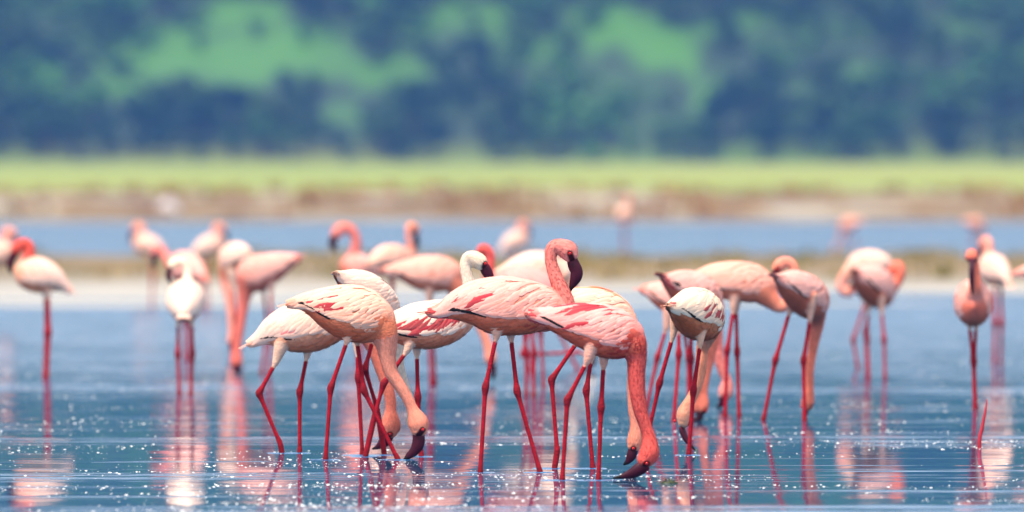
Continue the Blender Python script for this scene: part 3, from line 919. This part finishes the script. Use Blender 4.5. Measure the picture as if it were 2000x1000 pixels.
E2 = dict(yf=823, yaw=50, root=1350, pal='ruddy', lod=1, label='pink flamingo with a red upturned tail, seen from behind over the crimson-flecked cream one',
    torso=[(1290,538,3),(1298,544,9),(1310,551,20),(1326,559,32),(1350,572,43),(1370,582,43),(1388,592,35),(1400,600,20),(1405,604,5)],
    neck=[(1385,598,27),(1394,635,18),(1388,690,12),(1378,740,10),(1374,768,10),(1372,783,14.5),(1370,797,15.5),(1368,806,12)],
    bill=[(1368,806,10),(1366,815,9),(1360,822,5),(1354,827,2)],
    legs=[[(1325,650,0),(1325,692,0),(1315,822,0)],[(1350,650,0),(1350,702,0),(1352,822,0)]], tail=CRIM)
E1 = dict(yf=799, pal='pink', lod=1, label='pink flamingo whose pointed black-barred tail sticks out behind the red-tailed one',
    torso=[(1248,566,5),(1265,568,13),(1290,575,26),(1320,583,38),(1350,588,42),(1380,594,37),(1402,600,24),(1411,603,6)],
    neck=[(1388,600,28),(1396,640,17),(1402,690,12),(1412,725,10.5),(1420,744,10),(1419,756,14),(1417,768,15),(1414,778,11)],
    bill=[(1413,777,9),(1411,786,8),(1406,792,5),(1400,797,1.8)],
    legs=[[(1300,645),(1284,698),(1262,797)],[(1335,640),(1345,700),(1345,797)]])
HF = dict(yf=815, pal='blush', lod=1, label='rounded pale pink flamingo in profile whose neck droops and loops up behind its neighbour',
    torso=[(1342,549,6),(1365,548,20),(1390,548,31),(1420,549,37),(1450,551,39),(1475,556,37),(1497,563,28),(1510,570,15),(1514,573,4)],
    neck=[(1485,565,30),(1506,586,19),(1520,598,13.5),(1534,596,12),(1546,575,11),(1552,545,10.5),(1551,524,10),(1543,513,10.5),(1532,512,12),(1522,519,13),(1516,529,10)],
    bill=[(1515,530,8),(1514,541,8),(1518,553,3)],
    legs=[[(1432,607),(1420,684),(1416,812)],[(1438,607),(1440,688),(1444,815)]])
HG = dict(yf=822, yaw=60, root=1566, pal='ruddy', lod=1, label='salmon flamingo seen from behind feeding straight down, pale back with ruffled feather tip',
    torso=[(1510,538,3),(1518,544,9),(1529,551,19),(1545,560,33),(1565,572,41),(1583,583,42),(1598,592,34),(1607,598,19),(1612,602,5)],
    neck=[(1594,592,28,.12),(1598,630,17,.2),(1591,680,11,.22),(1585,720,9.5,.2),(1584,755,9.5,.2),(1582,774,12.5,.2),(1580,789,14.5,.2),(1578,801,11.5,.2)],
    bill=[(1577,801,9.5,.2),(1575,811,8.5,.2),(1573,820,5.5,.2),(1570,826,2,.2)],
    legs=[[(1541,614,0,-.02),(1515,704,0,-.02),(1492,820,0,-.02)],[(1581,626,0,-.02),(1569,704,0,-.02),(1571,822,0,-.02)]], marks=[(.45,75,.1,14,CRIM,.6)])
K = dict(yf=738, pal='pale', neckcol=C(222, 84, 70), yaw=180, lod=1, label='pale flamingo resting on straight legs with its red neck curled and bill on its breast',
    torso=[(141,571,4),(124,559,13),(104,547,26),(83,540,34),(62,535,34),(45,530,28),(34,526,16),(28,524,5)],
    neck=[(45,532,20),(50,512,13),(58,495,10.5),(58,482,10),(50,475,10),(40,478,12),(33,486,12),(29,495,9)],
    bill=[(28,496,8.5),(22,508,8),(20,521,6.5),(22,534,2)],
    legs=[[(88,580),(90,652),(86,736)],[(95,578),(97,650),(93,738)]])
M = dict(yf=772, yaw=95, root=362, pal='white', wide=.93, lod=1, black=False, label='white flamingo seen from behind with neck arched over and dark bill hanging beside it',
    torso=[(362,617,5,-.24),(362,607,20,-.18),(362,595,34,-.08),(362,587,40,.04),(362,582,36,.14),(362,578,22,.2),(362,576,5,.23)],
    neck=[(360,575,22,.18),(363,548,12,.25),(363,530,10,.26),(358,517,9.5,.26),(349,511,10,.26),(340,513,11.5,.26),(333,519,11.5,.26),(330,525,8,.26)],
    bill=[(329,524,8,.26),(325,536,8,.26),(326,546,6.5,.26),(331,557,2,.26)],
    legs=[[(348,634,0,0),(347,692,0,0),(350,770,0,0)],[(375,634,0,0),(376,692,0,0),(373,770,0,0)]])
N = dict(yf=705, yaw=130, root=365, pal='pink', lod=1, label='pink flamingo peering round behind the white one with the arched neck',
    torso=[(404,545,5),(393,538,17),(379,530,27),(364,524,33),(347,520,29),(336,518,17),(331,517,5)],
    neck=[(345,519,20),(328,508,12),(317,493,9.5),(308,487,10.5),(301,493,12),(298,502,9.5)],
    bill=[(298,503,7.5),(297,513,7),(301,524,3)],
    legs=[[(358,570,0),(360,630,0),(360,704,0)],[(370,570,0),(372,630,0),(370,704,0)]])
Q1 = dict(yf=730, yaw=180, pal='coral', lod=1, label='coral flamingo feeding with its long neck straight down and red tail held high',
    torso=[(588,502,6),(572,508,13),(550,516,23),(525,526,32),(500,535,36),(480,543,31),(467,548,18),(462,550,5)],
    neck=[(485,545,26),(478,575,15),(474,605,11),(468,645,9.5),(463,680,9),(462,695,11),(462,707,12.5),(462,717,10)],
    bill=[(462,716,8),(464,724,7.5),(462,731,3)],
    legs=[[(515,572),(522,645),(510,728)],[(530,570),(531,640),(524,728)]], tail=CRIM)
Q2 = dict(yf=706, yaw=145, root=458, pal='pale', lod=1, label='white-topped flamingo bowed down just behind the coral feeding one',
    torso=[(490,500,6),(482,499,18),(470,500,27),(456,504,30),(442,511,25),(433,518,12),(430,520,4)],
    neck=[(445,512,22),(440,545,13),(447,580,10),(452,620,9),(454,650,9),(454,664,11.5),(454,676,9)],
    bill=[(454,676,7.5),(455,688,7),(452,697,3)],
    legs=[[(466,560,0),(472,620,0),(468,704,0)],[(455,560,0),(460,620,0),(452,704,0)]])
S_ = dict(yf=752, pal='blush', lod=1, label='smooth pink flamingo in profile with neck slanting down behind the upright one',
    torso=[(745,527,4),(765,529,11),(790,530,22),(815,533,32),(840,535,36),(865,536,35),(885,539,28),(898,543,15),(903,545,4)],
    neck=[(878,545,26),(898,572,16),(928,618,10.5),(947,658,9.5),(955,682,10.5),(958,698,13),(959,711,10)],
    bill=[(960,711,8),(963,724,7.5),(962,740,3)],
    legs=[[(838,585),(838,655),(842,750)],[(841,585),(846,655),(850,750)]])
R_ = dict(yf=690, yaw=180, pal='pink', lod=1, label='pink flamingo with raised hooked neck standing beyond the white-backed one',
    torso=[(748,537,4),(736,530,12),(718,524,21),(700,522,27),(682,523,26),(669,525,15),(664,527,4)],
    neck=[(682,520,20),(691,497,12),(696,475,10),(691,455,10),(678,446,11),(665,448,13),(656,458,12),(653,464,9)],
    bill=[(652,464,8.5),(650,477,8),(655,491,3)],
    legs=[[(698,560),(703,615),(699,690)],[(706,560),(711,615),(708,690)]])
U2 = dict(yf=758, pal='pale', neckcol=C(244, 200, 178), lod=1, raised=(1,), label='pale flamingo standing on one leg behind the upright pink one, other leg folded level',
    torso=[(962,537,4),(982,534,13),(1006,530,25),(1035,527,35),(1060,529,37),(1082,534,31),(1100,540,16),(1106,542,4)],
    neck=[(1085,540,26),(1104,530,15),(1108,508,11),(1100,494,11),(1088,490,13),(1080,496,11)],
    bill=[(1078,497,8),(1076,509,8),(1082,522,3)],
    legs=[[(1050,575),(1056,650),(1062,757)],[(1048,590),(1020,694),(1130,688)]])
V_ = dict(yf=775, yaw=180, pal='rose', lod=1, label='rosy flamingo mostly hidden, its arched neck showing behind the white head',
    torso=[(1092,572,4),(1078,568,14),(1058,562,27),(1032,560,38),(1004,560,40),(980,563,33),(962,568,16),(956,570,5)],
    neck=[(975,562,26),(955,540,14),(956,515,11),(957,500,10.5),(952,490,11),(944,488,13),(938,496,11)],
    bill=[(937,497,8),(933,509,8),(936,523,3)],
    legs=[[(1020,620),(1028,690),(1028,773)],[(1035,620),(1044,690),(1042,773)]])
I2 = dict(yf=742, yaw=60, root=1705, pal='ruddy', lod=1, label='blush flamingo with its neck curled tightly to the side, standing clear of the others',
    torso=[(1667,531,6),(1677,539,20),(1690,549,32),(1706,558,40),(1720,566,39),(1732,572,28),(1740,576,8)],
    neck=[(1728,570,26,.12),(1744,563,14,.18),(1757,548,10.5,.2),(1762,532,10,.2),(1757,521,12,.2),(1749,523,12.5,.2),(1743,532,10,.2)],
    bill=[(1741,535,8,.2),(1738,548,8,.2),(1742,560,3,.2)],
    legs=[[(1695,614,0,-.02),(1694,664,0,-.02),(1697,741,0,-.02)],[(1722,614,0,-.02),(1726,664,0,-.02),(1728,741,0,-.02)]])
I1 = dict(yf=722, yaw=180, pal='pale', lod=1, label='pale flamingo preening with its neck bent down, beyond the tightly curled one',
    torso=[(1742,524,6),(1727,518,20),(1703,516,28),(1682,520,29),(1664,528,21),(1655,533,8)],
    neck=[(1668,528,22),(1650,542,13),(1643,557,11),(1650,569,11.5),(1659,568,12),(1664,562,9)],
    bill=[(1664,562,7.5),(1671,555,6),(1678,550,2)],
    legs=[[(1698,590),(1690,650),(1694,722)],[(1690,590),(1666,664),(1676,722)]])
J = dict(yf=800, yaw=-95, root=1899, pal='ruddy', wide=.8, lod=1, label='flamingo facing forward with raised neck, long dark bill hanging straight down over its breast',
    torso=[(1899,560,5,-.24),(1899,570,18,-.17),(1899,582,36,-.06),(1899,590,45,.05),(1899,594,44,.13),(1899,596,30,.2),(1899,597,6,.25)],
    neck=[(1899,588,24,.17),(1900,562,14,.24),(1902,535,10.5,.2),(1900,512,10,.15),(1897,499,11,.17),(1894,498,13.5,.22),(1893,505,12.5,.26)],
    bill=[(1893,508,9,.27),(1892,528,9,.31),(1892,550,8,.3),(1893,572,3,.27)],
    legs=[[(1894,642,0,0),(1901,706,0,0),(1904,798,0,0)],[(1907,642,0,-.04),(1903,708,0,-.04),(1907,798,0,-.04)]])
BIRDS = [A, B, HC, H1, H2, H3, H4, HD, E2, E1, HF, HG, K, M, N, Q1, Q2, S_, R_, U2, V_, I2, I1, J]
FARG = 'distant blurred flamingos by the mud bank'
BIRDS += [
    shifted(K, 5, 640, 10, pal='pale', lod=2, label='pale flamingo cut off by the picture edge beyond the resting red-necked one'),
    shifted(K, 280, 600, 165, pal='pale', lod=2, group=FARG, label='pale orange flamingo bent over at the brown mud bank beyond the peering pink one'),
    shifted(K, 418, 604, 20, pal='pale', lod=2, group=FARG, label='pale hunched flamingo at the mud bank beyond the coral feeding one'),
    shifted(A, 775, 700, 55, pal='orange', lod=2, label='flamingo with a pale orange raised head showing above the smooth pink one in profile'),
    shifted(H1, 1082, 726, 0, pal='white', lod=2, label='white flamingo feeding far behind the crimson-streaked one'),
    shifted(A, 1222, 512, 75, 1.22, pal='pale', lod=2, group=FARG, label='lone upright flamingo in the far channel before the brown shore'),
    shifted(H1, 1655, 503, 160, pal='blush', lod=2, group=FARG, label='faint flamingo in the far channel beyond the preening pair'),
    shifted(H1, 1908, 503, 30, pal='blush', lod=2, group=FARG, label='faint flamingo in the far channel beyond the forward-facing one'),
    shifted(K, 1934, 712, 120, pal='pale', lod=2, label='pale pink flamingo standing half hidden behind the forward-facing one'),
    shifted(K, 1014, 582, 30, pal='pale', lod=2, group=FARG, label='small pale flamingo at the mud bank above the back of the upright pink one'),
    shifted(H1, 2078, 752, 15, pal='coral', lod=2, label='flamingo almost out of the picture past the lone red stick'),
]
for b in BIRDS:
    flamingo(b)

# ------------------------------------------------------------------ small things on the water
def photo_point(px, yf):
    d = dist_of(yf); return (px - 1000) / FP * d, d

def weed_clump(px, yf, w, h, label):
    x, y = photo_point(px, yf); rng = np.random.default_rng(int(px))
    root = bpy.data.objects.new('water_weed', None); COL.objects.link(root); root.location = (x, y, 0)
    root['label'] = label; root['category'] = 'water weed'
    n, m = 18, 9
    Vv, Ff = [], []
    for i in range(m):
        a = i / (m - 1) * math.pi / 2
        for j in range(n):
            q = j / n * 2 * math.pi
            k = 1 + .35 * nz2(math.cos(q) * 1.6, math.sin(q) * 1.6 + i * .3, 2.0)
            Vv.append((w * math.cos(a) * math.cos(q) * k, w * .6 * math.cos(a) * math.sin(q) * k, h * math.sin(a) * (.8 + .5 * nz2(q, i * .5, 4.)) - .006))
    for i in range(m - 1):
        for j in range(n): Ff.append((i * n + j, i * n + (j + 1) % n, (i + 1) * n + (j + 1) % n, (i + 1) * n + j))
    mesh_obj('weed_mat', Vv, Ff, mat_plain('weed', C(54, 62, 34), .5, 90, 1.0), root)
    Vv, Ff = [], []
    for k in range(40):
        a = rng.uniform(0, 6.28); r = w * rng.uniform(.3, 1.15); o = len(Vv)
        p = np.array([r * math.cos(a), r * .6 * math.sin(a), h * .7 * (1 - r / w / 1.3) + .002]); dd = np.array([math.cos(a), math.sin(a) * .6, rng.uniform(-.3, .5)]) * rng.uniform(.01, .025)
        s = np.array([-math.sin(a), math.cos(a), 0]) * .0025
        Vv += [p - s, p + s, p + dd + s * .4, p + dd - s * .4]; Ff.append((o, o + 1, o + 2, o + 3))
    mesh_obj('weed_strands', Vv, Ff, mat_plain('weed_strand', C(86, 98, 44), .5, 90, .6), root, shade=False)
weed_clump(1306, 944, .034, .018, 'small dark green weed clump floating beside the feeding heads')

# strand of weed hanging from a bill
x, y = photo_point(1361, 889); y += .17
P = np.array([[0, 0, .017], [.001, .002, .008], [-.001, .001, 0], [.002, 0, -.012]]); S = catmull(P, 12)
v_, f_ = loft(S, np.full(12, .0032), np.full(12, .002), np.array([1., 0, 0]), 6)
ob = mesh_obj('weed_strand', v_, f_, mat_plain('weed_green', C(128, 140, 66), .4, 120, .5)); ob.location = (x, y, 0)
ob['label'] = 'short green weed strand dangling from the bill of the cream bird seen from behind'; ob['category'] = 'weed'

# thin red stick standing in the water
x, y = photo_point(1917, 876)
P = np.array([[.02, 0, .19], [.016, 0, .15], [.004, 0, .09], [-.007, 0, .04], [-.008, .002, 0], [-.006, .002, -.05]]); S = catmull(P, 30)
rr = np.interp(np.linspace(0, 1, 30), [0, .3, .7, 1], [.002, .006, .009, .009])
v_, f_ = loft(S, rr, rr, np.array([0, 1., 0]), 10)
root = bpy.data.objects.new('stick', None); COL.objects.link(root); root.location = (x, y, 0)
root['label'] = 'thin curved red stick standing alone in the water'; root['category'] = 'stick'
mesh_obj('stem', v_, f_, mat_plain('red_stick', C(186, 36, 52), .5, 60, .5), root)
v_, f_ = loft(np.array([[-.002, 0, .05], [.006, .003, .07], [.010, .004, .085]]), np.array([.004, .003, .0012]), np.array([.004, .003, .0012]), np.array([0, 1., 0]), 8)
mesh_obj('side_shoot', v_, f_, mat_plain('red_shoot', C(150, 30, 46), .5, 60, .5), root)

# pale boulder and a weathered post on the far shore
def boulder(px, yr, w, h, c, label):
    d = 452.0; x = (px - 1000) / FP * d; z = ground_z(x, d) + .1
    n, m = 16, 8; Vv, Ff = [], []
    for i in range(m):
        a = i / (m - 1) * math.pi / 2
        for j in range(n):
            q = j / n * 6.2832; k = 1 + .3 * nz2(math.cos(q) * 1.3, math.sin(q) * 1.3 + i * .4, px)
            Vv.append((w * math.cos(a) * math.cos(q) * k, w * .8 * math.cos(a) * math.sin(q) * k, h * math.sin(a) * k - .15))
    for i in range(m - 1):
        for j in range(n): Ff.append((i * n + j, i * n + (j + 1) % n, (i + 1) * n + (j + 1) % n, (i + 1) * n + j))
    ob = mesh_obj('boulder', Vv, Ff, mat_plain('boulder_stone', c, .9, 3, .5)); ob.location = (x, d, z)
    ob['label'] = label; ob['category'] = 'boulder'
boulder(325, 410, .62, .75, C(206, 200, 198), 'pale grey boulder on the far brown shore')
boulder(300, 425, 1.3, .45, C(96, 66, 42), 'low dark brown boulder beside the pale one on the far shore')

# ------------------------------------------------------------------ white flecks: froth, plus the water's sparkle modelled as white specks
FV, FF = [], []
o = 0
hexa = [(math.cos(k * math.pi / 3), math.sin(k * math.pi / 3)) for k in range(6)]
cnt = 0
while cnt < 11000:
    row = RNG.uniform(640, 1010) if RNG.uniform() < .75 else RNG.uniform(860, 1010)
    d = dist_of(row); px = RNG.uniform(-200, 2200); x = (px - 1000) / FP * d
    g = nz2(x * .9, d * 2.2, 31.) + .6 * nz2(x * .5, d * .22, 14.)
    if g < RNG.uniform(-.05, .7): continue
    cnt += 1
    r = min(.0007 + RNG.exponential(.0009), .0045) * (1 + max(0, d - 42) * .015)
    hgt = r * RNG.uniform(.3, .7); y = d + RNG.uniform(-.2, .2)
    FV += [(x + r * a * RNG.uniform(1.2, 3.0), y + r * b, -.0008) for a, b in hexa] + [(x + r * .55 * a, y + r * .55 * b, hgt * .75) for a, b in hexa] + [(x, y, hgt)]
    for k in range(6):
        k2 = (k + 1) % 6
        FF += [(o + k, o + k2, o + 6 + k2), (o + k, o + 6 + k2, o + 6 + k), (o + 6 + k, o + 6 + k2, o + 12)]
    o += 13
foam_sparkle = mesh_obj('foam_sparkle', np.array(FV), np.array(FF), mat_plain('foam_sparkle_white', (.86, .86, .84), .35, 200, .15))
foam_sparkle['kind'] = 'stuff'; foam_sparkle['label'] = 'white flecks standing for froth and sparkle on the lake'

# small rings where legs and bills break the surface
RV, RF = [], []; o = 0
for bd in (A, B, HC, H1, H2, H3, H4, HD):
    d = dist_of(bd['yf'])
    for lg in bd['legs']:
        x = (lg[-1][0] - 1000) / FP * d
        for R0 in (.022, .045, .075)[:2 + (RNG.uniform() > .5)]:
            R0 = R0 * RNG.uniform(.85, 1.2); n = 40
            for j in range(n):
                q = j / n * 6.2832; k = 1 + .08 * math.sin(3 * q + R0 * 90)
                for dr, z in ((-.006, -.0006), (0, .0022 * (.03 / R0) ** .4), (.006, -.0006)):
                    RV.append((x + (R0 * k + dr) * math.cos(q), d + (R0 * k + dr) * math.sin(q), z))
            for j in range(n):
                for m in range(2):
                    i0, i1 = o + j * 3 + m, o + ((j + 1) % n) * 3 + m
                    RF.append((i0, i1, i1 + 1, i0 + 1))
            o += n * 3
mr = NT('ring_water'); mr.bsdf.inputs['Base Color'].default_value = (*srgb(40, 100, 146), 1); mr.bsdf.inputs['Roughness'].default_value = .04; mr.bsdf.inputs['IOR'].default_value = 1.33
ro = mesh_obj('ripples', np.array(RV), np.array(RF), mr.m); ro['kind'] = 'stuff'; ro['label'] = 'small ripple rings around the wading legs'

# ------------------------------------------------------------------ haze
hz = bpy.data.materials.new('haze_air'); hz.use_nodes = True
ht = hz.node_tree; ht.nodes.clear()
ho = ht.nodes.new('ShaderNodeOutputMaterial'); hv = ht.nodes.new('ShaderNodeVolumePrincipled')
hv.inputs['Color'].default_value = (0.11, 0.33, 1.0, 1)
hv.inputs['Density'].default_value = 0.00015
hv.inputs['Anisotropy'].default_value = 0.0
ht.links.new(hv.outputs[0], ho.inputs['Volume'])
x0, x1, y0, y1, z0, z1 = -1520, 1520, -220, HILL + 820, -1.4, 190
hb = mesh_obj('haze', [(x0, y0, z0), (x1, y0, z0), (x1, y1, z0), (x0, y1, z0), (x0, y0, z1), (x1, y0, z1), (x1, y1, z1), (x0, y1, z1)],
              [(0, 3, 2, 1), (4, 5, 6, 7), (0, 1, 5, 4), (1, 2, 6, 5), (2, 3, 7, 6), (3, 0, 4, 7)], hz, shade=False)
hb['kind'] = 'stuff'; hb['label'] = 'blue haze in the air over lake and hills'
